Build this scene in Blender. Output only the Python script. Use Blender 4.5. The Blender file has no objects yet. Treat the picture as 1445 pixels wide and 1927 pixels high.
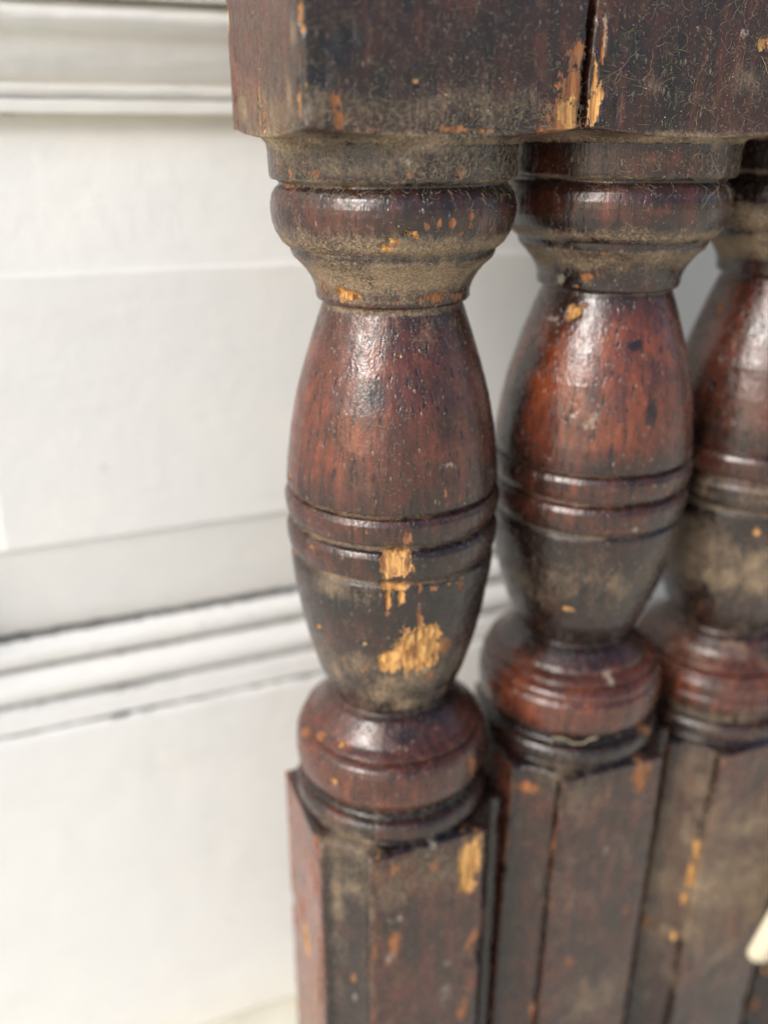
import bpy, math, random
import numpy as np

SC = bpy.context.scene
C = SC.collection
R = math.radians

# ------------------------------------------------------------------ camera
PITCH = 22.5
cam_d = bpy.data.cameras.new("camera")
cam_d.sensor_fit = 'AUTO'; cam_d.sensor_width = 36.0
cam_d.lens = 36.0 * 1700.0 / 1927.0
cam_d.clip_start = 0.01; cam_d.clip_end = 500.0
cam_d.dof.use_dof = True
cam_d.dof.focus_distance = 0.217
cam_d.dof.aperture_fstop = 5.4
cam = bpy.data.objects.new("camera", cam_d)
cam.location = (0, 0, 0); cam.rotation_euler = (R(90 - PITCH), 0, 0)
C.objects.link(cam); SC.camera = cam

# ------------------------------------------------------------------ light
SUN_EL = 32.0      # height of the sun behind thin cloud
SUN_AZ = -140.0    # compass angle from +Y, negative = to the left of the camera, behind it
w = bpy.data.worlds.new("World"); SC.world = w; w.use_nodes = True
nt = w.node_tree; nt.nodes.clear()
sky = nt.nodes.new('ShaderNodeTexSky'); sky.sky_type = 'NISHITA'; sky.sun_disc = False
sky.dust_density = 2.0; sky.ozone_density = 0.8; sky.air_density = 0.9
sky.sun_elevation = R(SUN_EL); sky.sun_rotation = R(SUN_AZ)
bg = nt.nodes.new('ShaderNodeBackground'); bg.inputs['Strength'].default_value = 0.080
wo = nt.nodes.new('ShaderNodeOutputWorld')
nt.links.new(sky.outputs[0], bg.inputs[0]); nt.links.new(bg.outputs[0], wo.inputs[0])
sl = bpy.data.lights.new("sun", 'SUN'); sl.energy = 1.4; sl.angle = R(24); sl.color = (1.0, 0.97, 0.93)
so = bpy.data.objects.new("sun", sl); C.objects.link(so)
so.rotation_euler = (R(90 - SUN_EL), 0, R(180 - SUN_AZ))
SC.view_settings.view_transform = 'Standard'; SC.view_settings.look = 'None'
SC.view_settings.exposure = 0.95; SC.view_settings.gamma = 1.0

# ------------------------------------------------------------------ geometry of the row
PSI = R(21.5)
U = np.array([math.cos(PSI), math.sin(PSI), 0.0])      # along the row and the door
N = np.array([-math.sin(PSI), math.cos(PSI), 0.0])     # into the door
AX = np.array([0.00234, 0.2464, 0.0])                  # axis of the first baluster at camera height
K = 1.13          # size of the door against its first survey, and with it the gap behind the row
FL0 = -0.371
FLOOR = FL0*K

#BEGINGEO
# silhouette of the turning, (radius, height) in millimetres, read down the baluster
PROF = [(60, 2.6), (47.5, 2.2), (33, 0.0), (31.9, -1.4), (31.75, -2.6), (31.6, -8.6), (31.2, -9.4), (29.3, -9.9), (29.2, -10.8),
 (30.3, -11.6), (31.1, -13.0), (31.6, -15.3), (31.65, -17.2), (31.3, -19.6), (30.4, -22.2), (29.0, -24.5), (27.6, -25.7), (26.9, -25.9),
 (26.85, -26.9), (26.2, -28.3), (24.4, -30.0), (22.7, -32.0), (21.4, -34.1), (20.6, -36.4), (20.5, -38.5), (20.1, -39.3), (18.7, -39.7), (18.6, -40.3),
 (19.2, -41.6), (21.45, -47.9), (24.3, -56.5), (26.8, -65.3), (28.65, -74.4), (29.9, -83.7), (30.3, -88.0), (30.35, -90.6), (28.5, -91.0), (28.4, -91.8),
 (30.4, -92.4), (31.05, -94.0), (31.1, -95.6), (30.8, -97.6), (30.1, -99.6), (28.1, -100.4), (28.0, -101.1),
 (30.1, -101.6), (30.85, -103.4), (30.9, -105.3), (30.6, -107.6), (30.0, -109.8), (27.9, -110.6), (27.8, -111.4),
 (29.7, -111.8), (29.95, -113.2), (29.75, -116.8), (28.85, -123.5), (27.55, -131.8), (25.4, -141.4), (22.9, -150.2), (20.6, -156.3), (19.5, -158.8),
 (18.5, -159.8), (18.4, -161.0), (19.2, -161.7), (20.3, -162.3), (22.6, -165.0), (25.6, -168.6), (28.2, -170.6), (28.1, -171.1), (26.7, -171.5), (26.8, -172.1), (28.3, -172.5), (29.7, -173.7), (30.5, -175.8), (30.9, -179.0),
 (30.95, -182.2), (30.5, -185.4), (29.3, -187.9), (27.6, -189.3), (27.4, -191.6), (28.6, -192.2), (30.3, -192.7), (31.0, -194.2), (31.2, -197.2), (30.6, -198.2), (29.0, -198.8), (28.8, -200.4),
 (33.4, -201.0), (48, -202.0), (60, -202.4)]
A_UP = 33.3; A_LO = 31.6; CH = 12.4     # half widths of the square blocks and depth of the corner cut
PARTS = [("upper_block", 200, -1.4), ("collar", -1.4, -10.3), ("cap_ring", -10.3, -26.0), ("cove", -26.0, -39.9), ("vase", -39.9, -91.4),
 ("bead", -91.4, -100.7), ("bead", -100.7, -111.0), ("bulb", -111.0, -160.4), ("base_ring", -160.4, -190.4), ("foot_ring", -190.4, -199.8), ("lower_block", -199.8, -400)]

_pz = np.array([-p[1] for p in PROF], float); _pr = np.array([p[0] for p in PROF], float)
def prof(z):                          # z in mm
    # monotone-ish smooth interpolation: linear sampled fine and lightly blurred
    return np.interp(-z, _pz, _pr)
def square(th, a, p=70.0):
    return a * (np.abs(np.cos(th))**p + np.abs(np.sin(th))**p) ** (-1.0 / p)
def octagon(th, a, ch, p=90.0):
    d = (2*a - ch) / math.sqrt(2)
    s = np.zeros_like(th)
    for k in range(8):
        dd = a if k % 2 == 0 else d
        s += (np.maximum(np.cos(th - k*math.pi/4), 1e-6) / dd) ** p
    r = s ** (-1.0/p)
    # hollow run along each cut corner
    half = math.atan2(a, a-ch) - math.pi/4
    t = ((th - math.pi/4 + math.pi/4) % (math.pi/2) - math.pi/4)       # angle from a corner direction
    t = (((th) % (math.pi/2)) - math.pi/4) / half
    q = np.clip((0.95 - np.abs(t)) / 0.22, 0, 1)
    q = q*q*(3-2*q)
    return r - 2.9 * q * (0.75 + 0.25*(1 - np.clip(t, -1, 1)**2))
EXTRA = {1: [(-168.3, .6, .55), (-176.0, .7, .95)], 2: [(-167.5, .6, .5), (-175.2, .7, 1.0), (-181.5, .7, .9)]}   # further turned lines on single pieces
def radius(th, z, idx=0):
    L = prof(z)
    for (zc, wd, dp) in EXTRA.get(idx, []): L = L - dp*np.exp(-((z-zc)/wd)**2)
    S = np.where(z > -50, square(th, A_UP), np.where(z < -180, octagon(th, A_LO, CH), 1e3))
    return np.minimum(L, S)
#ENDGEO

# ------------------------------------------------------------------ noise on arrays
def _hash(ix, iy, iz, seed):
    h = (ix.astype(np.int64)*374761393 + iy.astype(np.int64)*668265263 + iz.astype(np.int64)*2147483647 + seed*1274126177) & 0xffffffff
    h = ((h ^ (h >> 13)) * 1274126177) & 0xffffffff
    h = h ^ (h >> 16)
    return (h & 0xffff) / 65535.0
def vnoise(x, y, z, seed=0):
    ix, iy, iz = np.floor(x), np.floor(y), np.floor(z)
    fx, fy, fz = x-ix, y-iy, z-iz
    fx = fx*fx*(3-2*fx); fy = fy*fy*(3-2*fy); fz = fz*fz*(3-2*fz)
    o = 0
    for a in (0, 1):
        for b in (0, 1):
            for c in (0, 1):
                wgt = (fx if a else 1-fx)*(fy if b else 1-fy)*(fz if c else 1-fz)
                o = o + wgt*_hash(ix+a, iy+b, iz+c, seed)
    return o*2-1
def fbm(x, y, z, seed=0, octs=3):
    o = 0; amp = 1; t = 0
    for k in range(octs):
        o = o + amp*vnoise(x*2**k, y*2**k, z*2**k, seed+k*17); t += amp; amp *= .5
    return o/t

# ------------------------------------------------------------------ object helpers
def empty(name, label, cat, loc, group=None, rot=(0, 0, 0)):
    o = bpy.data.objects.new(name, None); C.objects.link(o)
    o.empty_display_size = 0.02
    o.location = loc; o.rotation_euler = rot
    o['label'] = label; o['category'] = cat
    if group: o['group'] = group
    return o
def mesh_obj(name, V, F, mat, parent=None, smooth=True, attrs=None):
    me = bpy.data.meshes.new(name)
    V = np.asarray(V, np.float32); F = np.asarray(F, np.int32)
    k = F.shape[1]
    me.vertices.add(len(V)); me.vertices.foreach_set('co', V.ravel())
    me.loops.add(F.size); me.loops.foreach_set('vertex_index', F.ravel())
    me.polygons.add(len(F))
    me.polygons.foreach_set('loop_start', np.arange(0, F.size, k, dtype=np.int32))
    me.polygons.foreach_set('loop_total', np.full(len(F), k, np.int32))
    me.update(calc_edges=True)
    me.polygons.foreach_set('use_smooth', np.full(len(F), smooth))
    if attrs:
        for nm, arr in attrs.items():
            at = me.attributes.new(nm, 'FLOAT_COLOR', 'POINT')
            at.data.foreach_set('color', np.asarray(arr, np.float32).ravel())
    me.materials.append(mat)
    me.validate()
    o = bpy.data.objects.new(name, me); C.objects.link(o)
    if parent: o.parent = parent
    return o

# ------------------------------------------------------------------ materials
class NT:
    def __init__(s, name):
        s.m = bpy.data.materials.new(name); s.m.use_nodes = True
        s.t = s.m.node_tree; s.t.nodes.clear()
        s.out = s.n('ShaderNodeOutputMaterial')
    def n(s, typ, **kw):
        x = s.t.nodes.new(typ)
        for k, v in kw.items(): setattr(x, k, v)
        return x
    def link(s, a, b): s.t.links.new(a, b)
    def val(s, sock, v):
        if isinstance(v, bpy.types.NodeSocket): s.link(v, sock)
        elif isinstance(v, (tuple, list)) and len(v) == 3 and sock.type == 'RGBA': sock.default_value = (*v, 1)
        else: sock.default_value = v
    def math(s, op, a, b=0.0, c=0.0, clamp=False):
        x = s.n('ShaderNodeMath', operation=op, use_clamp=clamp)
        s.val(x.inputs[0], a); s.val(x.inputs[1], b)
        if op in ('MULTIPLY_ADD', 'SMOOTH_MIN', 'SMOOTH_MAX'): s.val(x.inputs[2], c)
        return x.outputs[0]
    def mr(s, v, a, b, lo=0.0, hi=1.0, smooth=True):
        x = s.n('ShaderNodeMapRange', interpolation_type='SMOOTHSTEP' if smooth else 'LINEAR')
        s.val(x.inputs[0], v)
        for i, q in enumerate((a, b, lo, hi)): s.val(x.inputs[i+1], q)
        return x.outputs[0]
    def mix(s, f, a, b, mode='MIX'):
        x = s.n('ShaderNodeMix', data_type='RGBA', blend_type=mode)
        s.val(x.inputs[0], f); s.val(x.inputs[6], a); s.val(x.inputs[7], b)
        return x.outputs[2]
    def noise(s, vec, scale, detail=3.0, rough=0.55, dist=0.0):
        x = s.n('ShaderNodeTexNoise'); s.link(vec, x.inputs['Vector'])
        x.inputs['Scale'].default_value = scale; x.inputs['Detail'].default_value = detail
        x.inputs['Roughness'].default_value = rough; x.inputs['Distortion'].default_value = dist
        return x.outputs[0]
    def scaled(s, vec, v3, off=(0, 0, 0)):
        x = s.n('ShaderNodeMapping'); s.link(vec, x.inputs[0]); x.inputs['Scale'].default_value = v3; x.inputs['Location'].default_value = off
        return x.outputs[0]
    def voro(s, vec, scale, feature='F1', rnd=1.0):
        x = s.n('ShaderNodeTexVoronoi', feature=feature); s.link(vec, x.inputs['Vector'])
        x.inputs['Scale'].default_value = scale; x.inputs['Randomness'].default_value = rnd
        return x
    def attr(s, name, typ='GEOMETRY'):
        x = s.n('ShaderNodeAttribute', attribute_name=name, attribute_type=typ)
        return x

def wood_material():
    g = NT("old_varnished_wood")
    tc = g.n('ShaderNodeTexCoord').outputs['Object']
    seed = g.attr('seed', 'OBJECT').outputs['Fac']
    cx = g.n('ShaderNodeCombineXYZ'); g.link(seed, cx.inputs[0]); g.link(seed, cx.inputs[2])
    va = g.n('ShaderNodeVectorMath', operation='ADD'); g.link(tc, va.inputs[0]); g.link(cx.outputs[0], va.inputs[1])
    P = va.outputs[0]
    wear = g.n('ShaderNodeSeparateColor'); g.link(g.attr('wear').outputs['Color'], wear.inputs[0])
    tint = g.n('ShaderNodeSeparateColor'); g.link(g.attr('tint').outputs['Color'], tint.inputs[0])
    fresh_a, old_a, dust_a = wear.outputs
    pale_a, dark_a, red_a = tint.outputs
    grainP = g.scaled(P, (1, 1, 0.07))
    streak = g.noise(grainP, 420, 4, .62)
    streak2 = g.noise(g.scaled(P, (1, 1, 0.05), (3, 1, 2)), 1100, 2, .6)
    mott = g.noise(P, 75, 4, .6, .4)
    mott2 = g.noise(g.scaled(P, (1, 1, .55), (1, 2, 3)), 210, 4, .65)
    fine = g.noise(P, 1500, 3, .6)
    # ---- varnished colour: near-black grime to mahogany red
    lvl = g.math('ADD', g.math('MULTIPLY', mott, .60), g.math('MULTIPLY', mott2, .45))
    lvl = g.math('ADD', lvl, g.math('MULTIPLY', g.math('SUBTRACT', streak, .5), .66))
    lvl = g.math('ADD', lvl, g.math('MULTIPLY', g.math('SUBTRACT', red_a, .5), .75))
    cr = g.n('ShaderNodeValToRGB'); g.link(lvl, cr.inputs[0])
    el = cr.color_ramp.elements
    el[0].position = .20; el[0].color = (.008, .005, .0042, 1)
    el[1].position = .95; el[1].color = (.19, .046, .017, 1)
    for p, c in ((.40, (.016, .0078, .0060)), (.57, (.040, .0140, .0088)), (.76, (.090, .0245, .0138))):
        e = el.new(p); e.color = (*c, 1)
    col = cr.outputs[0]
    # dark pores, drawn out along the grain
    pore = g.mr(g.noise(g.scaled(P, (1, 1, .10), (5, 5, 5)), 900, 2, .5), .59, .66)
    pore = g.math('MULTIPLY', pore, .75)
    col = g.mix(pore, col, (.006, .004, .004))
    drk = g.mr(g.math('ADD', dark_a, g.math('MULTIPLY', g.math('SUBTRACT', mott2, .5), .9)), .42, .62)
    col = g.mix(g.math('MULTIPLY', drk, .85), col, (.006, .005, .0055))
    # ---- dust film
    dn = g.math('ADD', g.math('MULTIPLY', g.math('SUBTRACT', mott2, .5), 1.1), g.math('MULTIPLY', g.math('SUBTRACT', fine, .5), .55))
    dn = g.math('ADD', dn, g.math('MULTIPLY', g.math('SUBTRACT', streak2, .5), .45))
    dust = g.mr(g.math('ADD', dust_a, dn), .25, 1.0, 0, .93)
    dcol = g.mix(g.mr(mott, .35, .65), (.255, .182, .118), (.090, .066, .048))
    dcol = g.mix(g.mr(fine, .35, .75), dcol, (.38, .29, .195))
    col = g.mix(dust, col, dcol)
    # flecks of lint and grit caught on the surface
    v = g.voro(g.scaled(P, (1, 1, .45)), 800)
    vr = g.n('ShaderNodeSeparateColor'); g.link(v.outputs['Color'], vr.inputs[0])
    fleck = g.math('MULTIPLY', g.mr(v.outputs['Distance'], .30, .16), g.mr(g.math('ADD', vr.outputs[0], g.math('MULTIPLY', dust_a, .22)), .80, .86))
    fleck = g.math('MULTIPLY', fleck, g.mr(g.noise(P, 160, 2), .40, .62, .15, .9))
    v2 = g.voro(g.scaled(P, (1, 1, .6), (4, 4, 4)), 1700)
    vr2 = g.n('ShaderNodeSeparateColor'); g.link(v2.outputs['Color'], vr2.inputs[0])
    f2 = g.math('MULTIPLY', g.mr(v2.outputs['Distance'], .36, .18), g.mr(g.math('ADD', vr2.outputs[0], g.math('MULTIPLY', dust_a, .15)), .82, .88))
    fleck = g.math('MAXIMUM', fleck, g.math('MULTIPLY', f2, g.mr(g.noise(P, 120, 2), .42, .60, .1, .75)))
    col = g.mix(g.math('MULTIPLY', fleck, .55), col, (.34, .27, .19))
    # ---- bare wood where the varnish is gone
    ragged = g.math('ADD', g.math('ADD', g.math('MULTIPLY', g.math('SUBTRACT', g.noise(g.scaled(P, (1, 1, .4)), 480, 3, .6), .5), .75), g.math('MULTIPLY', g.math('SUBTRACT', g.noise(g.scaled(P, (1, 1, .5), (2, 7, 4)), 1500, 3, .6), .5), .75)),
                    g.math('MULTIPLY', g.math('SUBTRACT', streak, .5), .45))
    oldm = g.mr(g.math('ADD', g.math('ADD', old_a, g.math('MULTIPLY', ragged, 1.25)), g.math('MULTIPLY', g.math('SUBTRACT', fine, .5), .35)), .60, .74)
    frm = g.mr(g.math('ADD', fresh_a, g.math('MULTIPLY', ragged, 1.0)), .48, .57)
    # scattered small rubs of their own
    rub = g.noise(g.scaled(P, (1, 1, .45), (9, 4, 1)), 260, 4, .6)
    rub = g.mr(g.math('ADD', rub, g.math('MULTIPLY', old_a, .1)), .735, .76)
    oldm = g.math('MAXIMUM', oldm, g.math('MULTIPLY', rub, .8))
    gr = g.mr(streak2, .3, .7)
    oldc = g.mix(gr, (.12, .038, .012), (.42, .155, .042))
    oldc = g.mix(g.mr(mott2, .45, .7), oldc, (.32, .14, .055))
    frc = g.mix(gr, (.34, .135, .034), (.74, .42, .135))
    frc = g.mix(g.mr(streak, .56, .68), frc, (.12, .045, .015))
    col = g.mix(g.math('MULTIPLY', oldm, .88), col, oldc)
    col = g.mix(frm, col, frc)
    pm = g.mr(g.math('ADD', pale_a, g.math('ADD', g.math('MULTIPLY', ragged, 1.1), g.math('MULTIPLY', g.math('SUBTRACT', fine, .5), .8))), .55, .90)
    col = g.mix(g.math('MULTIPLY', pm, .62), col, (.42, .37, .29))
    bare = g.math('MAXIMUM', oldm, frm)
    rough = g.mr(g.noise(P, 300, 3), .3, .7, .13, .33)
    rough = g.math('ADD', rough, g.math('MULTIPLY', dust, .55))
    rough = g.math('MAXIMUM', rough, g.math('MULTIPLY', g.math('MAXIMUM', bare, pm), .8), clamp=True)
    # ---- relief
    peel = g.voro(g.scaled(P, (1, 1, .7)), 1250, 'SMOOTH_F1')
    h = g.math('ADD', g.math('MULTIPLY', peel.outputs['Distance'], .15), g.math('MULTIPLY', streak2, .40))
    h = g.math('ADD', h, g.math('MULTIPLY', fine, .28))
    h = g.math('ADD', h, g.math('MULTIPLY', mott2, .55))
    h = g.math('SUBTRACT', h, g.math('MULTIPLY', pore, .35))
    h = g.math('ADD', h, g.math('MULTIPLY', fleck, .55))
    h = g.math('SUBTRACT', h, g.math('MULTIPLY', oldm, .45))
    h = g.math('SUBTRACT', h, g.math('MULTIPLY', frm, g.math('ADD', .7, g.math('MULTIPLY', gr, -.5))))
    h = g.math('ADD', h, g.math('MULTIPLY', g.math('MULTIPLY', dust, fine), .6))
    h = g.math('ADD', h, g.math('MULTIPLY', pm, .5))
    bp = g.n('ShaderNodeBump'); bp.inputs['Strength'].default_value = .75; bp.inputs['Distance'].default_value = .00032
    g.link(h, bp.inputs['Height'])
    b = g.n('ShaderNodeBsdfPrincipled')
    g.link(col, b.inputs['Base Color']); g.link(rough, b.inputs['Roughness']); g.link(bp.outputs[0], b.inputs['Normal'])
    b.inputs['IOR'].default_value = 1.5
    g.link(g.math('SUBTRACT', .76, g.math('MULTIPLY', dust, .72)), b.inputs['Specular IOR Level'])
    g.link(b.outputs[0], g.out.inputs[0])
    return g.m

def paint_material():
    g = NT("old_white_paint")
    P = g.n('ShaderNodeTexCoord').outputs['Object']
    sc = g.n('ShaderNodeSeparateColor'); g.link(g.attr('dirt').outputs['Color'], sc.inputs[0])
    dirt_a, yel_a, _ = sc.outputs
    n1 = g.noise(P, 14, 4, .6, .6); n2 = g.noise(g.scaled(P, (.45, 1, 1)), 480, 4, .65); n3 = g.noise(P, 700, 3, .6)
    col = g.mix(g.mr(n1, .35, .65), (.815, .808, .775), (.785, .785, .765))
    col = g.mix(g.math('MULTIPLY', yel_a, .8), col, (.74, .66, .50))
    grime = g.math('ADD', dirt_a, g.math('MULTIPLY', g.math('SUBTRACT', n2, .5), 1.5))
    grime = g.math('ADD', grime, g.math('MULTIPLY', g.math('SUBTRACT', g.noise(g.scaled(P, (.5, 1, 1)), 35, 3), .5), 1.0))
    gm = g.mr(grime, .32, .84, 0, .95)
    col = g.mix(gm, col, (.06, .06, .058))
    smear = g.mr(g.noise(g.scaled(P, (.3, 1, 1), (3, 3, 3)), 38, 5, .65), .52, .75, 0, .12)
    col = g.mix(smear, col, (.50, .47, .40))
    sp = g.mr(g.noise(P, 62, 2, .4), .77, .82, 0, .4)
    col = g.mix(sp, col, (.36, .33, .28))
    h = g.math('ADD', g.math('MULTIPLY', g.noise(g.scaled(P, (.12, 1, 1)), 330, 3), .6), g.math('MULTIPLY', g.noise(P, 160, 3), .7))
    h = g.math('ADD', h, g.math('MULTIPLY', n3, .12))
    bp = g.n('ShaderNodeBump'); bp.inputs['Strength'].default_value = .6; bp.inputs['Distance'].default_value = .0006
    g.link(h, bp.inputs['Height'])
    b = g.n('ShaderNodeBsdfPrincipled')
    g.link(col, b.inputs['Base Color']); b.inputs['Roughness'].default_value = .5
    b.inputs['Specular IOR Level'].default_value = .35
    g.link(bp.outputs[0], b.inputs['Normal']); g.link(b.outputs[0], g.out.inputs[0])
    return g.m

def plain(name, col, rough=.8, noise_scale=200, var=.15, bump=.0003):
    g = NT(name)
    P = g.n('ShaderNodeTexCoord').outputs['Object']
    n = g.noise(P, noise_scale, 4, .6)
    c2 = tuple(max(0, x*(1-var*2)) for x in col)
    cc = g.mix(g.mr(n, .3, .7), c2, col)
    bp = g.n('ShaderNodeBump'); bp.inputs['Strength'].default_value = .4; bp.inputs['Distance'].default_value = bump
    g.link(n, bp.inputs['Height'])
    b = g.n('ShaderNodeBsdfPrincipled'); g.link(cc, b.inputs['Base Color']); b.inputs['Roughness'].default_value = rough
    g.link(bp.outputs[0], b.inputs['Normal']); g.link(b.outputs[0], g.out.inputs[0])
    return g.m

WOOD = wood_material(); PAINT = paint_material()
FLOORM = plain("cream_floor_paint", (.84, .81, .70), .7, 60, .04)
LINT = plain("grey_lint", (.40, .34, .23), .95, 900, .25)
CREAM = plain("cream_plastic", (.74, .66, .48), .35, 120, .02)
CRUMB = plain("pale_crumbs", (.62, .52, .36), .9, 900, .25)

# ------------------------------------------------------------------ the door
OX, OY = float(AX@U), float(AX@N)
def TR(V):        # door size and distance, then heights counted from the floor
    V = np.array(V, float)
    return np.stack([(V[:, 0]+OX)*K-OX, (V[:, 1]+OY)*K-OY, V[:, 2]*K-FLOOR], -1)
DB = 0.245  # horizontal distance camera - row, used to keep read-off heights when a face lies nearer or farther than 70 mm
door = empty("panel_door", "white painted panelled door with dirty mouldings behind the dark balusters", "door",
             tuple(AX + np.array([0, 0, FLOOR])), rot=(0, 0, PSI))
# local frame of the door: x along the row, y into the door, z up from the floor
def strip(name, pts, x0, x1, dirt=None, yel=None, step=.0012, xs=90, seed=1, amp=.00012, y0=None):
    """moulded strip: cross-section pts (y, z) in metres (z measured at camera height), swept along x"""
    P = np.array(pts, float)
    seg = np.hypot(*np.diff(P, axis=0).T); n = np.maximum(1, np.ceil(seg/step).astype(int))
    ys, zs = [], []
    for i, k in enumerate(n):
        t = np.arange(k)/k
        ys.append(P[i, 0]+(P[i+1, 0]-P[i, 0])*t); zs.append(P[i, 1]+(P[i+1, 1]-P[i, 1])*t)
    ys = np.concatenate(ys+[[P[-1, 0]]]); zs = np.concatenate(zs+[[P[-1, 1]]])
    near = np.linspace(max(x0, -.16), min(x1, .24), xs)
    X = np.unique(np.concatenate([[x0], near, [x1]]))
    XX, J = np.meshgrid(X, np.arange(len(ys)), indexing='ij')
    YY = ys[J] + amp*fbm(XX*120, J*.35, J*0+seed, seed, 3)
    ZZ = zs[J] + amp*1.2*fbm(XX*160, J*.3, J*0+seed+7, seed+5, 3)
    V = TR(np.stack([XX, YY, ZZ], -1).reshape(-1, 3))
    ny = len(ys); i = np.arange(len(X)-1)[:, None]*ny + np.arange(ny-1)[None, :]
    F = np.stack([i, i+ny, i+ny+1, i+1], -1).reshape(-1, 4)
    D = np.zeros((len(X), ny)); Y = np.zeros((len(X), ny))
    for (zc, wd, st) in (dirt or []): D = np.maximum(D, st*np.exp(-((ZZ-zc)/wd)**2))
    for (zc, wd, st) in (yel or []): Y = np.maximum(Y, st*np.exp(-((ZZ-zc)/wd)**2))
    at = np.stack([D, Y, D*0, D*0+1], -1).reshape(-1, 4)
    return mesh_obj(name, V, F, PAINT, door, True, {'dirt': at})
def rz(mm, d): return mm/1000.0*(DB+d)/(DB+.070)
def arc(z0, z1, d0, bulge, n=9):      # half-round bead between two heights, standing out (towards the camera) by bulge
    return [(d0 - bulge*math.sin(math.pi*k/n)**.75, z0+(z1-z0)*k/n) for k in range(n+1)]
XL, XR = -1.1, 0.9
MW = .034
PXL = -.1085       # left edge of the raised field
PXR = 0.62
# top moulding, from above downwards
zs = dict(a=rz(35.6, .063), b=rz(27.8, .064), c=rz(14.6, .072), d=rz(11.0, .074), e=rz(6.3, .076))
strip("upper_moulding", [(.0580, zs['a']+.030), (.0580, zs['a']+.0012), (.0588, zs['a']+.0004), (.0650, zs['a']+.0001)] + arc(zs['a'], zs['b'], .0640, .0040)
      + [(.0648, zs['b']-.0002), (.0652, zs['b']-.0012)] + [(.0652+.0072*(t/8)**1.7, zs['b']-.0012+(zs['c']-zs['b']+.0012)*t/8) for t in range(1, 9)]
      + arc(zs['c'], zs['d'], .0722, .0014, 6) + [(.0738, zs['d']-.0002), (.0738, zs['d']-.0006), (.0722, zs['d']-.0009), (.0722, zs['e']), (.0775, zs['e']-.0001)],
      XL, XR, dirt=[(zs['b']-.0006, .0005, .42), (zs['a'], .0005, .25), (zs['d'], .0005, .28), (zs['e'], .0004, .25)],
      yel=[(zs['a']-.001, .0012, .4), (zs['b']-.002, .002, .35), (zs['c'], .0015, .35), (zs['e'], .001, .4)], seed=3, xs=200, amp=.00022)
# raised panel: field, four sloping margins
zt, zb = -.0390, -.1265
ze_t, ze_b = rz(6.3, .0775)-.0001, rz(-158.2, .078)
strip("panel_field", [(.0700, zt), (.0700, zb)], PXL, PXR, seed=11, step=.003, amp=.00008)
strip("panel_margin", [(.0770, ze_t), (.0762, zt-.0+.034), (.0712, zt+.0002), (.0700, zt)], PXL-.0, PXR, seed=12, step=.0015, amp=.00010,
      yel=[(ze_t, .0075, .55)], dirt=[(ze_t, .001, .2)])
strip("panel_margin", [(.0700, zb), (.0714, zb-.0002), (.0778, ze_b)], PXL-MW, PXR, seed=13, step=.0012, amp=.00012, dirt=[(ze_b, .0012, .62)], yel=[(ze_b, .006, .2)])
def quad_strip(name, A, B, n=24):      # ruled surface between two polylines (door-local, z at camera height)
    A = np.array(A, float); B = np.array(B, float)
    t = np.linspace(0, 1, n)[:, None]
    rows = [A[0]*(1-t)+A[1]*t, B[0]*(1-t)+B[1]*t]
    V = TR(np.concatenate(rows))
    i = np.arange(n-1); F = np.stack([i, i+1, i+1+n, i+n], -1)
    at = np.zeros((len(V), 4)); at[:, 3] = 1
    return mesh_obj(name, V, F, PAINT, door, True, {'dirt': at})
quad_strip("panel_margin", [(PXL-MW, .0772, ze_t), (PXL-MW, .0772, zb-.0006)], [(PXL, .0700, zt), (PXL, .0700, zb)])
quad_strip("panel_margin", [(PXL-MW, .0772, ze_t), (PXL, .0700, zt)], [(PXL, .0771, ze_t), (PXL, .0700, zt)], 12)
# stiles closing the door at either side of the panel
def box(name, x0, x1, y0, y1, z0, z1, mat, parent, bev=.0015):
    import bmesh
    bm = bmesh.new(); bmesh.ops.create_cube(bm, size=1)
    for v in bm.verts: v.co = TR(np.array([[x0+(v.co.x+.5)*(x1-x0), y0+(v.co.y+.5)*(y1-y0), z0+(v.co.z+.5)*(z1-z0)-H0]]))[0]
    bmesh.ops.bevel(bm, geom=bm.edges[:], offset=bev, segments=2, affect='EDGES')
    me = bpy.data.meshes.new(name); bm.to_mesh(me); bm.free(); me.materials.append(mat)
    o = bpy.data.objects.new(name, me); C.objects.link(o)
    if parent: o.parent = parent
    return o
H0 = -FL0
box("stile", XL, PXL-MW, .0600, .11, H0+ze_b+.0004, H0+.0062, PAINT, door)
box("stile", PXR, XR, .0600, .11, .0, H0+.0062, PAINT, door)
# lower moulding and bottom rail
q = [rz(-159.5, .074), rz(-174.6, .069), rz(-189.0, .067), rz(-198.6, .066)]
strip("lower_moulding", [(.0790, ze_b+.0002), (.0790, q[0]-.0004)] + arc(q[0]-.0006, q[1]+.0004, .0742, .0046, 8) + [(.0765, q[1]), (.0760, q[1]-.0006)]
      + arc(q[1]-.0009, q[2]+.0004, .0722, .0042, 8) + [(.0740, q[2]), (.0735, q[2]-.0006), (.0672, q[2]-.0009), (.0668, q[3]+.0004), (.0700, q[3]), (.0698, q[3]-.0005)],
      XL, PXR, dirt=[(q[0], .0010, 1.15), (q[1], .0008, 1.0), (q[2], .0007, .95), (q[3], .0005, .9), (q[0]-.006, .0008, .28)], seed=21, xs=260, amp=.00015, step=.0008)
strip("bottom_rail", [(.0698, q[3]-.0005), (.0662, q[3]-.0008), (.0656, q[3]-.002), (.0656, FL0+.008), (.0650, FL0+.0065), (.066, FL0+.005), (.070, FL0+.004), (.071, FL0+.0001)], XL, PXR,
      dirt=[(q[3]-.0005, .0005, .6), (FL0+.005, .0025, .3)], seed=31, step=.003, amp=.0002, yel=[(FL0+.01, .012, .3)])
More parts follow.
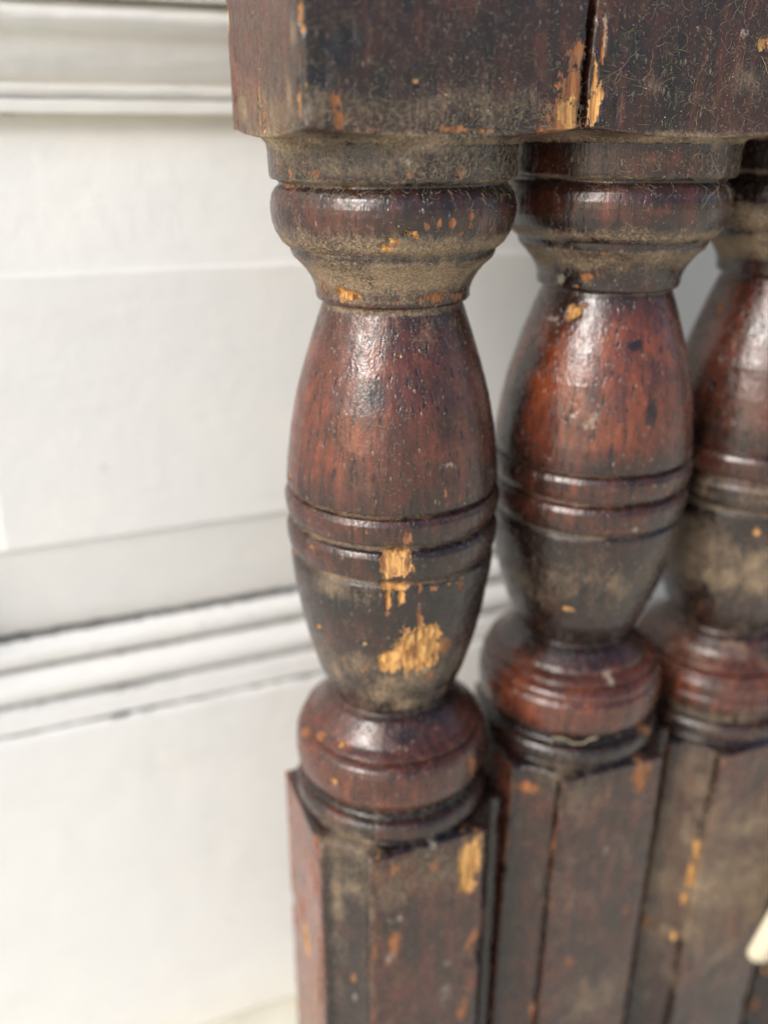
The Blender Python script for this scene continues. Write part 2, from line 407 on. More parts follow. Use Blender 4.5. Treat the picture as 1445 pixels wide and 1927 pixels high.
# wall that carries on above and beside the door
wallo = empty("house_wall", "white wall of the house round the panelled door", "wall", tuple(AX + np.array([0, 0, FLOOR])), rot=(0, 0, PSI))
box("wall_face", XL-.9, XL-.002, .068, .2, 0, 2.4, PAINT, wallo)
box("wall_face", XR+.002, XR+1.5, .068, .2, 0, 2.4, PAINT, wallo)
box("wall_face", XL, XR, .068, .2, H0+1.3, 2.4, PAINT, wallo)
box("door_leaf", XL, XR, .0605, .11, H0+zs['a']+.0305, H0+1.29, PAINT, door)

# floor
fm = mesh_obj("floor", [(-30, -30, FLOOR), (30, -30, FLOOR), (30, 30, FLOOR), (-30, 30, FLOOR)], [(0, 1, 2, 3)], FLOORM, None, False)
fm['kind'] = 'structure'

# ------------------------------------------------------------------ balusters
# marks: (angle deg, height mm, half width mm, half height mm, kind, strength)
MARKS = {}
#MARKS
MARKS = {
 0: [
  (-20.0,-104.3,4.5,4.06,'f',1.0), (-20.6,-111.7,3.73,1.45,'f',1.0), (-23.9,-115.3,1.01,3.26,'f',1.0), (-17.0,-114.8,1.01,2.28,'f',1.0), (-24.5,-120.0,0.87,1.16,'o',1.0), (-6.4,-134.2,6.6,7.72,'f',1.1), 
  (-22.5,-137.0,3.91,4.25,'f',1.0), (-2.3,-129.2,5.46,4.14,'f',1.0), (10.2,-133.8,3.74,4.59,'o',1.0), (-7.2,-123.6,1.07,4.38,'o',1.0), (-12.1,-126.6,2.4,1.7,'o',1.0), (4.0,-144.5,1.76,2.2,'o',1.0), 
  (-25.4,-23.5,1.73,1.12,'f',0.85), (-23.0,-21.8,1.1,0.74,'f',0.85), (-15.6,-20.1,1.72,0.73,'f',0.85), (-12.1,-21.1,0.87,0.61,'f',0.8), (-7.8,-18.6,1.01,1.34,'o',1.0), (-2.0,-18.3,0.79,1.96,'o',1.0), 
  (3.5,-18.2,1.4,1.97,'o',1.0), (14.1,-18.2,1.31,3.74,'o',1.0), (27.3,-20.1,1.79,2.04,'o',0.9), (9.6,-20.7,1.23,1.0,'o',0.9), (-54.8,-36.4,3.59,1.75,'f',0.95), (-61.0,-35.4,1.8,1.35,'f',0.9), 
  (9.5,-36.8,4.17,1.88,'o',1.0), (32.4,-37.5,4.16,1.65,'o',0.95), (-2.9,-37.3,1.69,1.07,'o',1.0), (-78.3,-35.2,1.65,1.37,'o',1.0), (-19.8,-37.7,1.31,0.67,'o',0.9), (-56.7,-7.5,2.2,1.34,'o',1.0), 
  (-72.2,-7.7,1.13,1.5,'o',1.0), (-15.5,-7.9,1.2,0.95,'o',1.0), (-6.5,-7.9,0.75,0.72,'o',1.0), (6.5,-7.5,2.0,1.45,'o',1.0), (-43.5,-10.6,0.93,0.49,'f',0.9), (-18.2,-4.3,1.53,0.47,'p',1.0), 
  (-15.6,-5.1,0.95,0.47,'p',1.0), (-80.8,-10.7,4.84,0.64,'o',1.0), (0.7,1.8,6.5,1.17,'o',1.0), (12.8,1.3,4.63,0.95,'o',0.9), (-37.4,3.8,1.64,2.67,'o',1.0), (-38.8,7.5,1.17,1.54,'o',1.0), 
  (-26.2,4.6,0.45,2.48,'o',0.9), (-28.9,1.7,2.05,0.9,'o',0.9), (-13.6,11.1,1.15,0.57,'f',0.8), (7.9,5.9,0.57,3.27,'o',0.95), (-10.3,5.2,0.47,0.57,'o',1.0), (-46.1,23.4,1.09,2.77,'f',0.9), 
  (-45.6,20.4,0.97,1.28,'f',0.9), (-47.4,15.0,0.63,5.43,'o',0.95), (-47.9,7.6,0.77,5.3,'f',0.85), (-44.5,9.8,1.47,0.43,'f',0.8), (-133.7,29.2,1.07,3.58,'f',0.95), (-96.0,6.4,1.28,4.6,'f',0.85), 
  (-89.0,4.0,1.26,3.28,'f',0.85), (-81.0,3.1,0.92,2.73,'o',1.0), (43.8,17.1,2.79,4.32,'o',1.0), (43.6,10.5,4.03,5.09,'o',1.2), (42.8,4.4,5.3,4.16,'o',1.25), (41.7,1.8,4.09,1.47,'o',1.2), 
  (43.3,5.0,3.26,3.67,'f',0.85), (38.3,6.6,2.77,4.35,'r',0.8), (-3.8,-79.5,0.44,1.16,'f',0.9), (5.5,-85.9,0.65,2.08,'o',1.0), (14.5,-88.3,0.75,1.51,'o',1.0), (8.8,-78.3,2.35,1.17,'p',0.95), 
  (-18.1,-50.4,0.4,0.41,'f',1.0), (-92.9,-87.6,1.98,0.95,'f',1.0), (-54.1,-47.4,3.62,1.38,'r',0.8), (-27.0,-71.1,6.77,8.5,'r',0.66), (-46.7,-75.9,9.28,11.58,'r',0.72), (-70.2,-61.5,9.19,14.34,'r',0.72), 
  (-33.8,-59.5,5.5,5.55,'d',0.75), (-29.5,-41.9,5.37,1.89,'g',0.45), (-14.1,-96.7,1.27,2.13,'o',1.0), (-34.2,-95.0,1.43,1.21,'o',0.8), (-45.2,-94.3,4.68,1.22,'r',0.8), (-67.6,-103.7,1.16,0.96,'o',1.0), 
  (-97.2,-111.9,2.07,1.03,'o',1.0), (-71.3,-130.6,1.32,0.71,'f',1.0), (-38.5,-131.2,0.79,0.69,'f',1.0), (-39.1,-140.5,0.64,0.72,'f',1.0), (17.4,-114.5,1.85,2.64,'o',1.0), (0.4,-113.1,1.92,1.14,'o',0.95), 
  (9.7,-113.0,0.9,0.82,'o',1.0), (-7.2,-112.5,0.75,1.29,'o',1.0), (-50.6,-117.7,10.38,8.29,'d',0.75), (-50.2,-114.3,11.97,4.91,'g',0.62), (-68.1,-124.4,7.26,12.06,'r',0.5), (-28.5,-151.3,7.85,5.64,'g',0.85), 
  (-91.9,-173.2,3.35,1.87,'o',1.0), (-74.4,-170.2,2.45,1.62,'o',1.0), (-56.0,-179.9,1.43,1.45,'f',0.9), (-57.2,-169.3,0.83,0.8,'f',1.0), (31.5,-179.4,2.93,5.0,'o',1.0), (14.8,-176.2,5.57,2.86,'p',0.62), 
  (-75.0,-166.4,12.22,6.04,'r',0.75), (-11.9,-180.3,9.67,3.29,'r',0.7), (-12.6,-165.8,6.46,5.93,'d',0.6), (-57.3,-192.6,6.4,3.04,'r',0.9), (24.6,-211.8,3.93,9.74,'f',1.0), (23.7,-220.4,2.77,5.26,'f',1.0), 
  (-20.7,-206.8,2.92,3.17,'o',1.0), (1.7,-209.7,2.23,3.21,'o',1.0), (-19.9,-236.8,2.37,7.08,'o',1.0), (-21.9,-241.7,2.38,3.6,'p',0.8), (-96.4,-250.8,3.1,11.83,'o',1.0), (-90.1,-259.8,3.1,8.3,'f',0.85), 
  (-29.0,-206.9,0.65,13.55,'o',0.9), (-29.6,-237.3,0.68,12.64,'o',0.9), (-43.5,-255.6,1.15,2.71,'o',1.0), (49.4,-251.8,4.92,6.99,'o',1.0), (27.3,-246.6,1.91,5.25,'o',1.0), (-17.6,-226.5,4.02,2.43,'p',0.85), 
  (12.0,-266.9,4.14,7.32,'p',0.8), (13.0,-252.9,2.76,2.15,'p',0.8), (-42.7,-263.9,1.54,2.79,'p',0.9), (2.7,-201.0,1.85,4.0,'p',0.85), (-53.3,-200.6,8.9,5.8,'g',0.9), (-38.0,-200.9,5.13,6.65,'g',0.75), 
  (-52.2,-224.7,3.28,31.52,'g',0.62), (-53.5,-260.0,3.5,16.5,'g',0.45), (-30.9,-217.1,1.66,60.97,'g',0.55), (11.7,-226.6,6.52,14.65,'g',0.45), (24.1,-277.8,2.41,5.84,'o',1.0), (-37.7,-216.9,2.43,37.62,'d',0.9), 
  (-65.0,-251.7,1.35,26.72,'o',0.75), (-58.0,-213.1,1.11,13.92,'r',0.8), (-37.1,17.9,5.68,7.59,'d',0.72), (-42.0,10.0,3.58,5.45,'d',0.8), (-97.7,20.7,10.82,12.53,'r',0.72), (-51.2,20.1,2.66,6.58,'g',0.6), 
  (-55.6,6.3,3.56,5.72,'g',0.8), (-122.8,7.5,6.55,6.82,'g',0.9), ],
 1: [
  (-44.4,12.3,0.74,4.87,'f',0.9), (-43.8,6.2,1.25,4.18,'f',0.95), (-42.5,9.0,0.99,2.7,'f',0.9), (-42.9,24.1,0.48,2.4,'p',0.9), (-42.4,19.9,0.61,2.17,'p',0.95), (-42.6,3.6,1.0,0.99,'p',0.7), 
  (-42.9,18.8,0.49,7.24,'o',0.9), (13.9,23.4,2.2,1.28,'p',0.9), (10.2,19.9,3.22,3.32,'p',0.62), (24.2,21.1,1.92,1.81,'f',0.9), (-21.9,13.8,0.39,1.5,'o',1.0), (-26.3,10.9,3.3,2.0,'g',0.62), 
  (20.2,13.1,6.6,3.91,'g',0.62), (-8.0,9.4,8.9,3.07,'g',0.45), (-30.0,19.7,1.11,1.97,'r',0.85), (-39.6,22.1,1.21,7.25,'r',0.6), (-19.3,-4.9,3.59,2.63,'r',0.95), (-8.6,-5.0,3.04,3.16,'r',0.8), 
  (12.6,-1.3,2.66,1.87,'g',0.9), (-14.3,-2.5,1.14,0.79,'p',0.8), (-14.5,-17.2,8.76,1.88,'r',0.9), (-43.9,-15.0,4.11,1.89,'r',0.6), (-72.7,-36.6,2.34,1.8,'p',1.0), (-49.6,-35.3,3.92,1.32,'o',1.0), 
  (-57.8,-38.1,1.62,0.89,'o',0.8), (-38.6,-28.3,4.22,0.85,'o',0.85), (-73.4,-28.2,1.95,0.88,'p',0.8), (-58.0,-45.4,2.62,2.11,'f',0.85), (-60.6,-46.6,1.68,1.21,'f',0.9), (-51.5,-43.1,1.24,0.75,'o',1.0), 
  (-77.3,-47.8,3.02,0.92,'p',1.0), (-68.8,-49.0,1.12,1.22,'p',0.9), (-35.0,-73.6,2.08,3.41,'p',0.78), (-38.5,-75.2,1.5,1.25,'p',0.9), (-49.5,-62.2,2.79,3.98,'o',0.55), (-52.3,-69.4,2.54,4.67,'o',0.6), 
  (-24.4,-51.6,7.48,7.48,'r',0.98), (-13.5,-64.1,8.05,6.08,'r',1.0), (-27.2,-77.1,7.53,9.35,'r',1.05), (-59.9,-61.1,6.76,15.43,'r',0.75), (-13.3,-53.0,3.53,2.4,'d',0.85), (-1.4,-71.7,2.99,6.19,'d',0.85), 
  (-87.6,-69.7,7.57,19.48,'d',0.8), (-20.4,-74.1,1.24,0.77,'o',0.8), (-39.6,-134.9,2.31,0.93,'f',0.9), (-5.3,-105.8,1.48,0.84,'p',1.0), (-19.0,-106.1,8.12,0.84,'r',1.0), (-5.6,-158.8,2.0,2.39,'p',1.0), 
  (-37.7,-158.3,13.58,6.0,'r',0.75), (-22.8,-168.0,10.39,6.1,'r',0.95), (19.7,-196.8,4.34,6.68,'o',1.1), (-51.7,-199.0,3.73,2.94,'o',1.15), (-33.3,-216.6,0.88,9.49,'o',1.0), (-33.4,-229.3,0.9,12.37,'r',0.9), 
  (21.7,-257.5,1.66,5.92,'o',1.0), (-36.3,-270.7,1.14,25.56,'r',0.8), (-16.3,-273.1,2.85,2.84,'o',0.95), (1.3,-225.4,2.86,5.36,'p',0.75), (11.3,-221.4,3.49,2.41,'p',0.75), (-24.1,-204.7,1.78,3.19,'p',0.7), 
  (-36.3,-297.2,1.18,8.04,'o',0.95), (30.9,-183.5,3.4,3.03,'o',1.0), (-21.9,-198.7,12.54,11.16,'g',0.6), (8.7,-297.9,17.91,15.29,'g',0.62), (-34.8,-191.1,6.95,4.39,'g',0.6), ],
 2: [
  (-94.0,-50.2,2.75,2.56,'o',1.0), (-33.2,-117.4,1.4,1.47,'f',0.8), (-35.1,-243.8,1.2,6.21,'f',0.9), (-35.3,-255.2,1.21,6.95,'f',0.9), (-36.4,-267.2,1.23,4.43,'f',0.85), (-39.2,-288.1,1.25,3.54,'f',0.85), 
  (-56.9,-284.2,1.72,2.94,'o',1.0), (-33.2,-311.5,1.72,3.13,'r',0.8), (-67.2,-51.5,5.38,9.96,'r',0.9), (-62.5,-70.2,10.5,15.26,'r',0.75), (-67.9,-215.2,2.18,2.44,'o',0.9), (-55.1,-211.4,1.57,14.34,'r',0.8), 
  (-41.5,-216.2,1.15,12.01,'r',0.8), (-46.5,-202.0,1.89,2.32,'p',0.7), ],
 3: [
  (-53.1,-339.3,1.4,4.0,'f',0.8), (-54.3,-359.0,1.91,7.0,'o',0.9), ],
}
#ENDMARKS
KNOTS = {  # own heights of each hand-turned piece: (height on the first, height on this one)
    0: [(200, 200), (-400, -400)],
    1: [(200, 200), (0, 0), (-39, -39), (-90.5, -88.5), (-109, -106.8), (-159.2, -150.3), (-170, -159.6), (-186, -177.2), (-200, -190.4), (-400, -390.4)],
    2: [(200, 200), (0, 0.4), (-39, -39), (-90.5, -91.2), (-109, -109.6), (-159.2, -159.6), (-200, -199), (-400, -399)],
    3: [(200, 200), (-400, -398)],
}
DUST = {  # (height mm, spread mm, amount) on top of the even film
    0: [(-46, 9, .36), (-1, 2.5, .80), (6, 6, .36), (-9.5, 1.0, .8), (-6, 4, .42), (-24, 3.2, 1.0), (-31, 5.5, .95), (-38, 2.0, .4), (-40.5, 1.2, .8), (-91.4, .7, 1.0), (-100.7, .7, 1.0), (-111, .9, 1.0),
        (-143, 12, .55), (-156, 6, .62), (-188.6, .7, .8), (-215, 10, .45)],
    1: [(0, 1.8, 1.05), (-9.5, .9, .9), (-24, 2.4, .85), (-30, 5, .9), (-39.8, .8, .7), (-91.4, .6, .7), (-100.7, .6, .7), (-111, .8, .8), (-132, 17, .52), (-188.6, .7, .8), (-240, 40, .33)],
    2: [(0, 1.8, 1.0), (-9.5, .9, .9), (-22, 5, .8), (-31, 5, .9), (-111, 1, .8), (-104, 6, .5), (-132, 20, .66), (-165, 14, .4), (-190, 5, .6), (-260, 60, .72)],
    3: [(-250, 60, .5)],
}
FILM = {0: .17, 1: .04, 2: .18, 3: .2}
RIDGES = [-1.6, -8.9, -17, -27, -38.9, -90.4, -95, -104.5, -113, -161.9, -172, -182, -192.6, -198.4]
REDZ = {  # varnish worn to red
    0: [(-17, 5, .20), (-64, 26, .44), (-96, 5, .22), (-106, 5, .15), (-177, 14, .40), (-230, 60, .12)],
    1: [(-6, 4, .25), (-16, 5, .30), (-66, 24, .62), (-100, 10, .32), (-176, 12, .5), (-215, 8, .1)],
    2: [(-62, 26, .42), (-96, 10, .3), (-176, 16, .5), (-240, 80, .2)],
    3: [(-250, 60, .3)],
}
LABELS = [
    "leftmost dark baluster, with bright bare-wood gouges on its lower bulb",
    "second dark baluster from the left, glossiest red upper vase with a small grey spot",
    "third dark baluster from the left, cut by the photo's right edge, greyest lower block",
    "rightmost dark baluster, showing only its lower block in the bottom right corner",
]
ROW = [(0.0, 0.0), (.0682, .010), (.1350, .020), (.2030, .020)]     # distance along the row at camera height, and lean per metre of height

def theta_grid(fine):
    base = np.linspace(-math.pi, math.pi, 200 if not fine else 300, endpoint=False)
    ex = []
    for k in range(4):
        for a in (45, 31.1, 58.9):
            for d in (-2.2, -1.2, -.5, 0, .5, 1.2, 2.2): ex.append(math.radians(a+90*k+d))
    ex = (np.array(ex)+math.pi) % (2*math.pi) - math.pi
    t = np.unique(np.round(np.concatenate([base, ex]), 5))
    keep = [t[0]]
    for x in t[1:]:
        if x-keep[-1] > R(.30): keep.append(x)
    return np.array(keep)

def z_grid(fine, lo, hi):
    zs = []
    z = hi
    while z > lo:
        zs.append(z)
        if z > 45: z -= 15
        elif z > 5: z -= .8
        elif z > 3: z -= .4
        elif z > -3.2: z -= .22
        elif z > -203: z -= (.40 if fine else .5)
        else: z -= .9
    zs.append(lo)
    knots = [k[1] for k in PROF if lo < k[1] < hi]
    zs = np.array(sorted(zs+knots, reverse=True)); out = [zs[0]]
    for q_ in zs[1:]:
        if out[-1]-q_ > .12 or q_ == lo: out.append(q_)
    return np.array(out)

def smstep(x, a, b):
    t = np.clip((x-a)/(b-a), 0, 1); return t*t*(3-2*t)

def make_baluster(idx):
    s0, lean = ROW[idx]
    base = AX + U*(s0+lean*FLOOR)
    root = empty("baluster", LABELS[idx], "baluster", (base[0], base[1], FLOOR), "dark turned balusters leaning in a row")
    # frame: x along the row, y into the door, z up; the small lean is a rotation about y
    root.rotation_euler = (0, math.atan(lean), PSI)
    fine = idx < 2
    th = theta_grid(fine)
    knots = np.array(KNOTS[idx], float)[::-1]
    remap = lambda z: np.interp(z, knots[:, 0], knots[:, 1])
    made = []
    for (name, zh, zl) in PARTS:
        if idx == 3 and zh > -160: 
            pass
        hi = min(zh, 118.0); lo = max(zl, FLOOR*1000 + (0 if idx == 0 else 0.0))
        # bottom of a remapped piece still reaches the floor
        if zl < -300: lo = float(np.interp(FLOOR*1000, knots[:, 1], knots[:, 0]))
        Z = z_grid(fine, lo, hi)
        TH, ZZ = np.meshgrid(th, Z, indexing='ij')
        RR = radius(TH, ZZ, idx)
        RR = RR.copy()
        X = RR*np.sin(TH); Y = -RR*np.cos(TH); sd = idx*101+7
        # soften knots of the turned outline, then hand-made unevenness
        RR += .10*fbm(X*.06, Y*.06, ZZ*.08, sd, 3) + .05*fbm(X*.5, Y*.5, ZZ*.22, sd+3, 2)
        # nicks along sharp arrises of the blocks
        if name.endswith('block'):
            corner = smstep(RR, 36.5, 42.0) if name == 'upper_block' else smstep(RR, 33.2, 35.4)
            nick = np.clip(fbm(X*.35, Y*.35, ZZ*.16, sd+9, 3)-.12, 0, 1)
            RR -= corner*nick*2.2
            if name == 'upper_block':
                edge = np.exp(-np.clip(ZZ-1.5, 0, 99)/1.5)
                RR -= edge*.9*np.clip(fbm(X*.4, Y*.4, ZZ*.4, sd+12, 3)-.05, 0, 1)
        else:
            # ridges of the turning are knocked about
            RR -= .30*np.clip(fbm(X*.45, Y*.45, ZZ*.45, sd+20, 3)-.30, 0, 1)
        shp = RR.shape
        fresh = np.zeros(shp); old = np.zeros(shp); pale = np.zeros(shp); dark = np.zeros(shp); dustm = np.zeros(shp); redm = np.zeros(shp)
        Zown = remap(ZZ)
        deg = np.degrees(TH)
        for (ad, zm, wx, hz, kind, st) in MARKS.get(idx, []):
            du = ((deg-ad+180) % 360-180)*math.pi/180*RR/wx; dz = (Zown-zm)/hz
            if np.abs(dz).min() > 2.2: continue
            f = np.clip(1-.5*np.sqrt(du*du+dz*dz), 0, 1)*st
            T = {'f': fresh, 'o': old, 'p': pale, 'd': dark, 'g': dustm, 'r': redm}[kind]
            np.maximum(T, f, out=T)
        rid = np.zeros(shp)
        if name.endswith('block'):
            rid = corner*.38 + .28*np.exp(-((ZZ-2.0)/1.2)**2) + .28*np.exp(-((ZZ+202.0)/1.2)**2)
        else:
            for zr in RIDGES: rid = np.maximum(rid, .30*np.exp(-((ZZ-zr)/.9)**2))
        old = np.maximum(old, rid*(.75+.9*fbm(X*.08, Y*.08, ZZ*.06, sd+77, 2)))
        old = np.maximum(old, fresh*1.14)
        grain = fbm(X*1.6, Y*1.6, ZZ*.12, sd+31, 2)
        RR -= smstep(fresh, .46, .66)*(.85+.8*grain) + smstep(old, .45, .7)*(.16+.1*grain)
        RR += smstep(pale, .45, .8)*.15
        # dust: even film plus where it has settled
        du_ = np.full(shp, FILM[idx])
        for (zc, sp, am) in DUST[idx]: du_ = np.maximum(du_, am*np.exp(-((ZZ-zc)/sp)**2) + FILM[idx]*.4)
        if idx == 0:
            # cap dustier on the left; sky light painted onto the top block's left face
            du_ += .12*smstep(-deg, -20, 50)*smstep(-ZZ, -2, 2)*smstep(ZZ, -42, -38)
            du_ += .40*smstep(-deg, 46, 60)*smstep(ZZ, -2, 2)*smstep(-ZZ, -22, -4)
            du_ -= .25*smstep(deg, 10, 60)*smstep(-ZZ, 9, 45)
        du_ = du_*(.86+.55*fbm(X*.09, Y*.09, ZZ*.11, sd+50, 3)) 
        if not name.endswith('block'):
            for zr in RIDGES: du_ -= .38*np.exp(-((ZZ-zr)/.7)**2)*(.6+fbm(X*.2, Y*.2, ZZ*.2, sd+61, 2))
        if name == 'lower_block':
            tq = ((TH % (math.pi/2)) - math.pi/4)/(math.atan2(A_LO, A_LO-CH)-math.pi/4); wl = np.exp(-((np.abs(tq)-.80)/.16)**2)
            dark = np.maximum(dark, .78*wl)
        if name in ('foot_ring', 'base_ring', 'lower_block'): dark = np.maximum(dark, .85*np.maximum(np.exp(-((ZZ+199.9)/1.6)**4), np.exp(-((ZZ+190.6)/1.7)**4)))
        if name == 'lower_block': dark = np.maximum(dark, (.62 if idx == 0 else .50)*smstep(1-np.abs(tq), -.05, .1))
        du_ = np.maximum(du_, dustm)
        rd = np.full(shp, .30 if idx != 1 else .34)
        for (zc, sp, am) in REDZ[idx]: rd = np.maximum(rd, .30+am*np.exp(-((ZZ-zc)/sp)**4))
        if idx == 0 and name != 'upper_block': rd += .13*smstep(-deg, 0, 70)
        if name == 'upper_block': rd += .30*smstep(-deg, 46, 60)  # its left face tinted redder as well, standing in for sky light
        if name == 'upper_block': rd += .13 + .06*smstep(deg, -30, 20)
        if name == 'lower_block': rd += .22 if idx < 2 else .14
        if name == 'lower_block': rd += .26*smstep(-deg, 58, 62); du_ -= .15*smstep(-deg, 58, 62)  # reflection of the wall put into the left face's colour, redder and less dusty
        rd = np.maximum(rd, redm)
        V = np.stack([RR*np.sin(TH), -RR*np.cos(TH), Zown - FLOOR*1000], -1)/1000.0
        nz = len(Z); nt_ = len(th)
        V = V.reshape(-1, 3)
        i = (np.arange(nt_)[:, None]*nz + np.arange(nz-1)[None, :]); j = (((np.arange(nt_)+1) % nt_)[:, None]*nz + np.arange(nz-1)[None, :])
        F = np.stack([i, i+1, j+1, j], -1).reshape(-1, 4)
        wear = np.stack([fresh, old, np.clip(du_, 0, 1.2), np.ones(shp)], -1)
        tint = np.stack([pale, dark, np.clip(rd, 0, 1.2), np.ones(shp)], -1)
        if hi >= 118:      # close the top end
            c = len(V); V = np.vstack([V, [[0, 0, 118/1000.0-FLOOR]]])
            a_ = np.arange(nt_)*nz; b_ = ((np.arange(nt_)+1) % nt_)*nz
            F = np.vstack([F, np.stack([a_, b_, np.full(nt_, c), np.full(nt_, c)], -1)])
            wear = np.vstack([wear.reshape(-1, 4), [[0, 0, .5, 1]]]); tint = np.vstack([tint.reshape(-1, 4), [[0, 0, .3, 1]]])
        if hi >= 118:
            tri = F[-nt_:, :3]; F = F[:-nt_]
            F = np.vstack([F, np.stack([tri[:, 0], tri[:, 1], tri[:, 2], tri[:, 2]], -1)]) if False else F
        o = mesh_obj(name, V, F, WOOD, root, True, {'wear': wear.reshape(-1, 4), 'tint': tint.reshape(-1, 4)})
        o['seed'] = idx*.37
        made.append(o)
    return root

def surf(idx, ang_deg, zmm, lift=0.0):
    """point on baluster idx in its own frame; zmm is its own height"""
    knots = np.array(KNOTS[idx], float)[::-1]
    z0 = np.interp(zmm, knots[:, 1], knots[:, 0])
    t = np.radians(ang_deg)
    r = radius(np.asarray(t, float), np.asarray(z0, float)) + lift
    return np.stack([r*np.sin(t), -r*np.cos(t), zmm-FLOOR*1000], -1)/1000.0

roots = [make_baluster(i) for i in range(4)]

# cream rounded strip caught between the third and the rightmost baluster
def rounded_strip():
    import bmesh
    bm = bmesh.new(); hw, L, n = .0056, .060, 14
    pts = [(hw*math.cos(math.pi+math.pi*k/n), hw*math.sin(math.pi+math.pi*k/n)) for k in range(n+1)] + [(hw*1.9, L), (-hw*.7, L)]
    f = bm.faces.new([bm.verts.new((x, -.0012, z)) for x, z in pts])
    e = bmesh.ops.extrude_face_region(bm, geom=[f]); bmesh.ops.translate(bm, verts=[v for v in e['geom'] if isinstance(v, bmesh.types.BMVert)], vec=(0, .0024, 0))
    bmesh.ops.recalc_face_normals(bm, faces=bm.faces)
    bmesh.ops.bevel(bm, geom=bm.edges[:], offset=.0006, segments=2, affect='EDGES')
    me = bpy.data.meshes.new("cream_strip"); bm.to_mesh(me); bm.free(); me.materials.append(CREAM)
    for p in me.polygons: p.use_smooth = True
    o = bpy.data.objects.new("cream_strip", me); C.objects.link(o); return o
cs = rounded_strip()
cs.location = (0.1471, 0.2597, -0.2928); cs.rotation_euler = (0, R(13), 0)
cs['label'] = "cream strip with a rounded lower end caught between the two rightmost balusters"; cs['category'] = "strip"

# ------------------------------------------------------------------ lint and crumbs
rng = np.random.default_rng(5)
def tube_mesh(paths, rad):
    Vs, Fs = [], []; off = 0
    for P, rr in zip(paths, rad):
        n = len(P); d = np.gradient(P, axis=0); d /= np.linalg.norm(d, axis=1)[:, None]+1e-12
        up = np.array([.3, .8, .5]); a = np.cross(d, up); a /= np.linalg.norm(a, axis=1)[:, None]+1e-12; b = np.cross(d, a)
        tp = rr*np.clip(np.minimum(np.arange(n), np.arange(n)[::-1])/1.5+.35, 0, 1)[:, None]
        ring = [P + (a*math.cos(k*2.0944)+b*math.sin(k*2.0944))*tp for k in range(3)]
        V = np.stack(ring, 1).reshape(-1, 3)
        i = np.arange(n-1)[:, None]*3; k = np.arange(3)[None, :]
        F = np.stack([i+k, i+(k+1) % 3, i+3+(k+1) % 3, i+3+k], -1).reshape(-1, 4)+off
        Vs.append(V); Fs.append(F); off += len(V)
    return np.concatenate(Vs), np.concatenate(Fs)
def fibres(idx, zones):
    paths, rad = [], []
    for (n, a0, a1, z0, z1, ln, curl, lift, r0) in zones:
        for _ in range(n):
            a = rng.uniform(a0, a1); z = rng.uniform(z0, z1); L = ln*rng.lognormal(0, .5)
            m = int(np.clip(L/.5, 5, 16)); hd = rng.uniform(0, 2*math.pi)
            if rng.random() < .35: hd = -math.pi/2+rng.normal()*.4
            k = rng.normal()*curl; ts = np.arange(m)*L/m; A, Z_ = [], []
            for t in ts:
                A.append(a); Z_.append(z); a += math.degrees(math.cos(hd)*L/m/30); z += math.sin(hd)*L/m; hd += k*L/m+rng.normal()*.25
            lf = .06+np.abs(rng.normal()*lift)*np.sin(np.linspace(0, math.pi, m)*rng.uniform(.5, 1))
            P = surf(idx, np.array(A), np.array(Z_), lf)
            # keep strands free of jumps across grooves
            st = np.linalg.norm(np.diff(P, axis=0), axis=1)
            if st.max() > 3.0*L/m/1000: continue
            paths.append(P); rad.append(r0*rng.uniform(.6, 1.3)/1000)
    V, F = tube_mesh(paths, rad)
    o = mesh_obj("lint", V, F, LINT, roots[idx], True); o['kind'] = 'stuff'
fibres(0, [(1700, -110, 48, -1, 34, 1.0, .4, .2, .026), (220, -110, 48, -1, 34, 2.2, .3, .3, .030), (420, -70, 48, -1, 8, 2.4, .5, .35, .036), (900, -80, 60, -9, -1, 2.2, .5, .35, .034),
           (160, -80, 60, -13, -8, 2.6, .4, .5, .034), (420, -80, 60, -40, -11, 1.4, .5, .15, .028), (380, -80, 60, -90, -42, 1.2, .6, .1, .026),
           (90, -70, 60, -112, -99, 1.5, .6, .3, .028), (420, -52, 12, -214, -200, 3.2, .5, .8, .045), (190, -78, -38, -3.5, 3, 3.0, .5, 1.1, .034), (120, -60, 40, -192, -188, 2.4, .4, .4, .04), (200, -60, 40, -300, -201, 1.5, .6, .2, .04)])
fibres(1, [(1100, -46, 60, 0, 38, 1.2, .45, .2, .028), (220, -46, 60, 0, 38, 2.6, .35, .3, .032), (34, -46, 60, 2, 38, 5.0, .3, .5, .034), (260, -50, 60, -9, 0, 2.0, .5, .3, .034), (60, -50, 40, -12, -8, 3.0, .4, .6, .034),
           (160, -50, 60, -40, -11, 1.5, .6, .2, .032), (60, -50, 60, -90, -42, 2.0, .6, .15, .03)])
def loose_piece(name, idx, pts, wid, mat, lab=None):
    A = np.array([p[0] for p in pts], float); Z_ = np.array([p[1] for p in pts], float); LF = np.array([p[2] for p in pts], float)
    t = np.linspace(0, len(pts)-1, len(pts)*6); k = np.arange(len(pts))
    P = surf(idx, np.interp(t, k, A), np.interp(t, k, Z_), 0.0)
    out = P.copy(); out[:, 2] = 0; out /= np.linalg.norm(out, axis=1)[:, None]; P = P+out*(np.interp(t, k, LF)/1000)[:, None]
    V, F = tube_mesh([P], [wid/1000])
    return mesh_obj(name, V, F, mat, roots[idx], True)
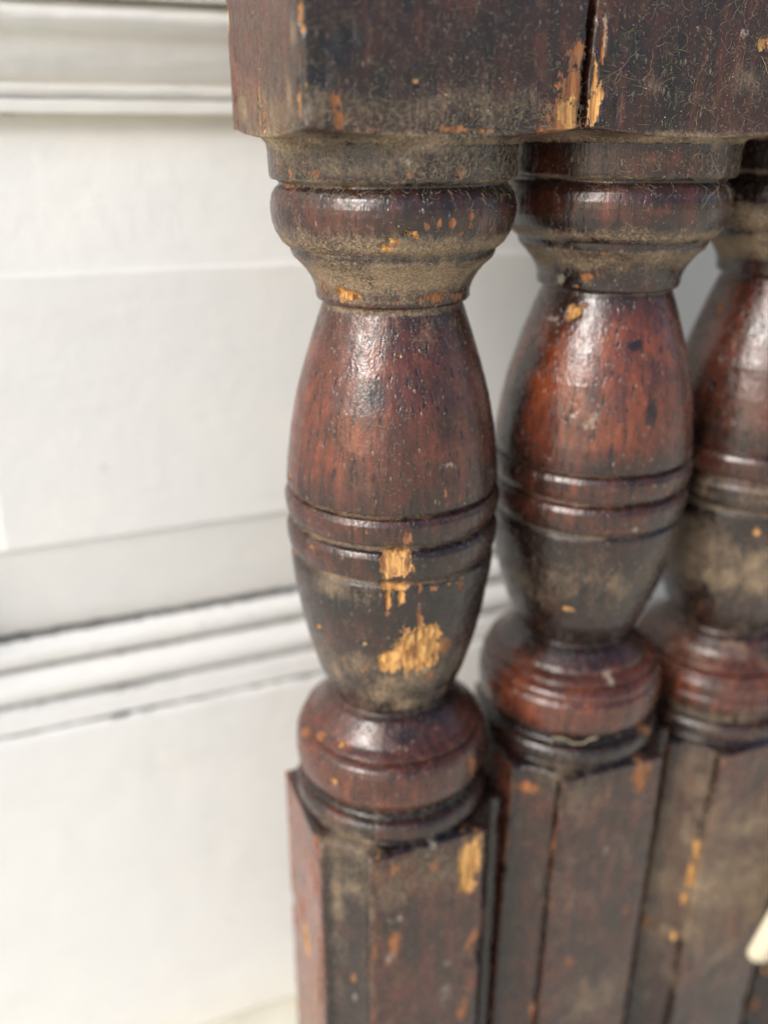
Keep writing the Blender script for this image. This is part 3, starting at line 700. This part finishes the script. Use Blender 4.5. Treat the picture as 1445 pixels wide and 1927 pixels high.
loose_piece("splinter", 1, [(-41.8, -183.1, 0.2), (-38.8, -179.2, 1.2), (-33.6, -178.4, 1.5), (-27.9, -181.8, 1.2), (-19.8, -181.6, 1.0), (-12.4, -178.1, 0.3)], .42, LINT)
loose_piece("hair", 1, [(7.8, -3.2, 0.2), (12.4, -6.9, 0.8), (13.9, -8.8, 1.8), (19.3, -10.9, 2.2), (11.1, -13.7, 1.0), (7.3, -17.2, 0.2)], .055, LINT)
loose_piece("thread", 1, [(23.4, 18.6, 0.2), (25.5, 16.7, 0.3), (27.6, 14.4, 0.2)], .09, LINT)
def crumbs(idx, zones):
    Vs, Fs = [], []; off = 0
    base = np.array([(1, 0, 0), (-1, 0, 0), (0, 1, 0), (0, -1, 0), (0, 0, 1), (0, 0, -1)], float)
    fc = np.array([(0, 2, 4), (2, 1, 4), (1, 3, 4), (3, 0, 4), (2, 0, 5), (1, 2, 5), (3, 1, 5), (0, 3, 5)])
    for (n, a0, a1, z0, z1, sz) in zones:
        for _ in range(n):
            p = surf(idx, rng.uniform(a0, a1), rng.uniform(z0, z1), .05)
            s = sz*rng.lognormal(0, .45)/1000
            Mx = rng.normal(size=(3, 3)); q_, _r = np.linalg.qr(Mx)
            V = (base*rng.uniform(.4, 1.2, (6, 1))*np.array([1, .7, 1.5]))@q_*s+p
            Vs.append(V); Fs.append(fc+off); off += 6
    o = mesh_obj("grit", np.concatenate(Vs), np.concatenate(Fs), CRUMB, roots[idx], False); o['kind'] = 'stuff'
crumbs(0, [(420, -100, 48, -1, 34, .09), (160, -80, 60, -40, 0, .09), (170, -80, 60, -90, -41, .08), (140, -80, 60, -160, -91, .08), (60, -60, 50, -188, -165, .12), (110, -60, 50, -300, -201, .16)])
crumbs(1, [(380, -46, 60, 0, 38, .10), (110, -50, 60, -40, 0, .09), (60, -50, 60, -90, -41, .09), (26, -20, 60, -108, -87, .18), (60, -50, 50, -150, -108, .12), (70, -50, 50, -300, -160, .18)])
crumbs(2, [(40, -60, 20, -150, -40, .14), (60, -60, 20, -300, -150, .2)])
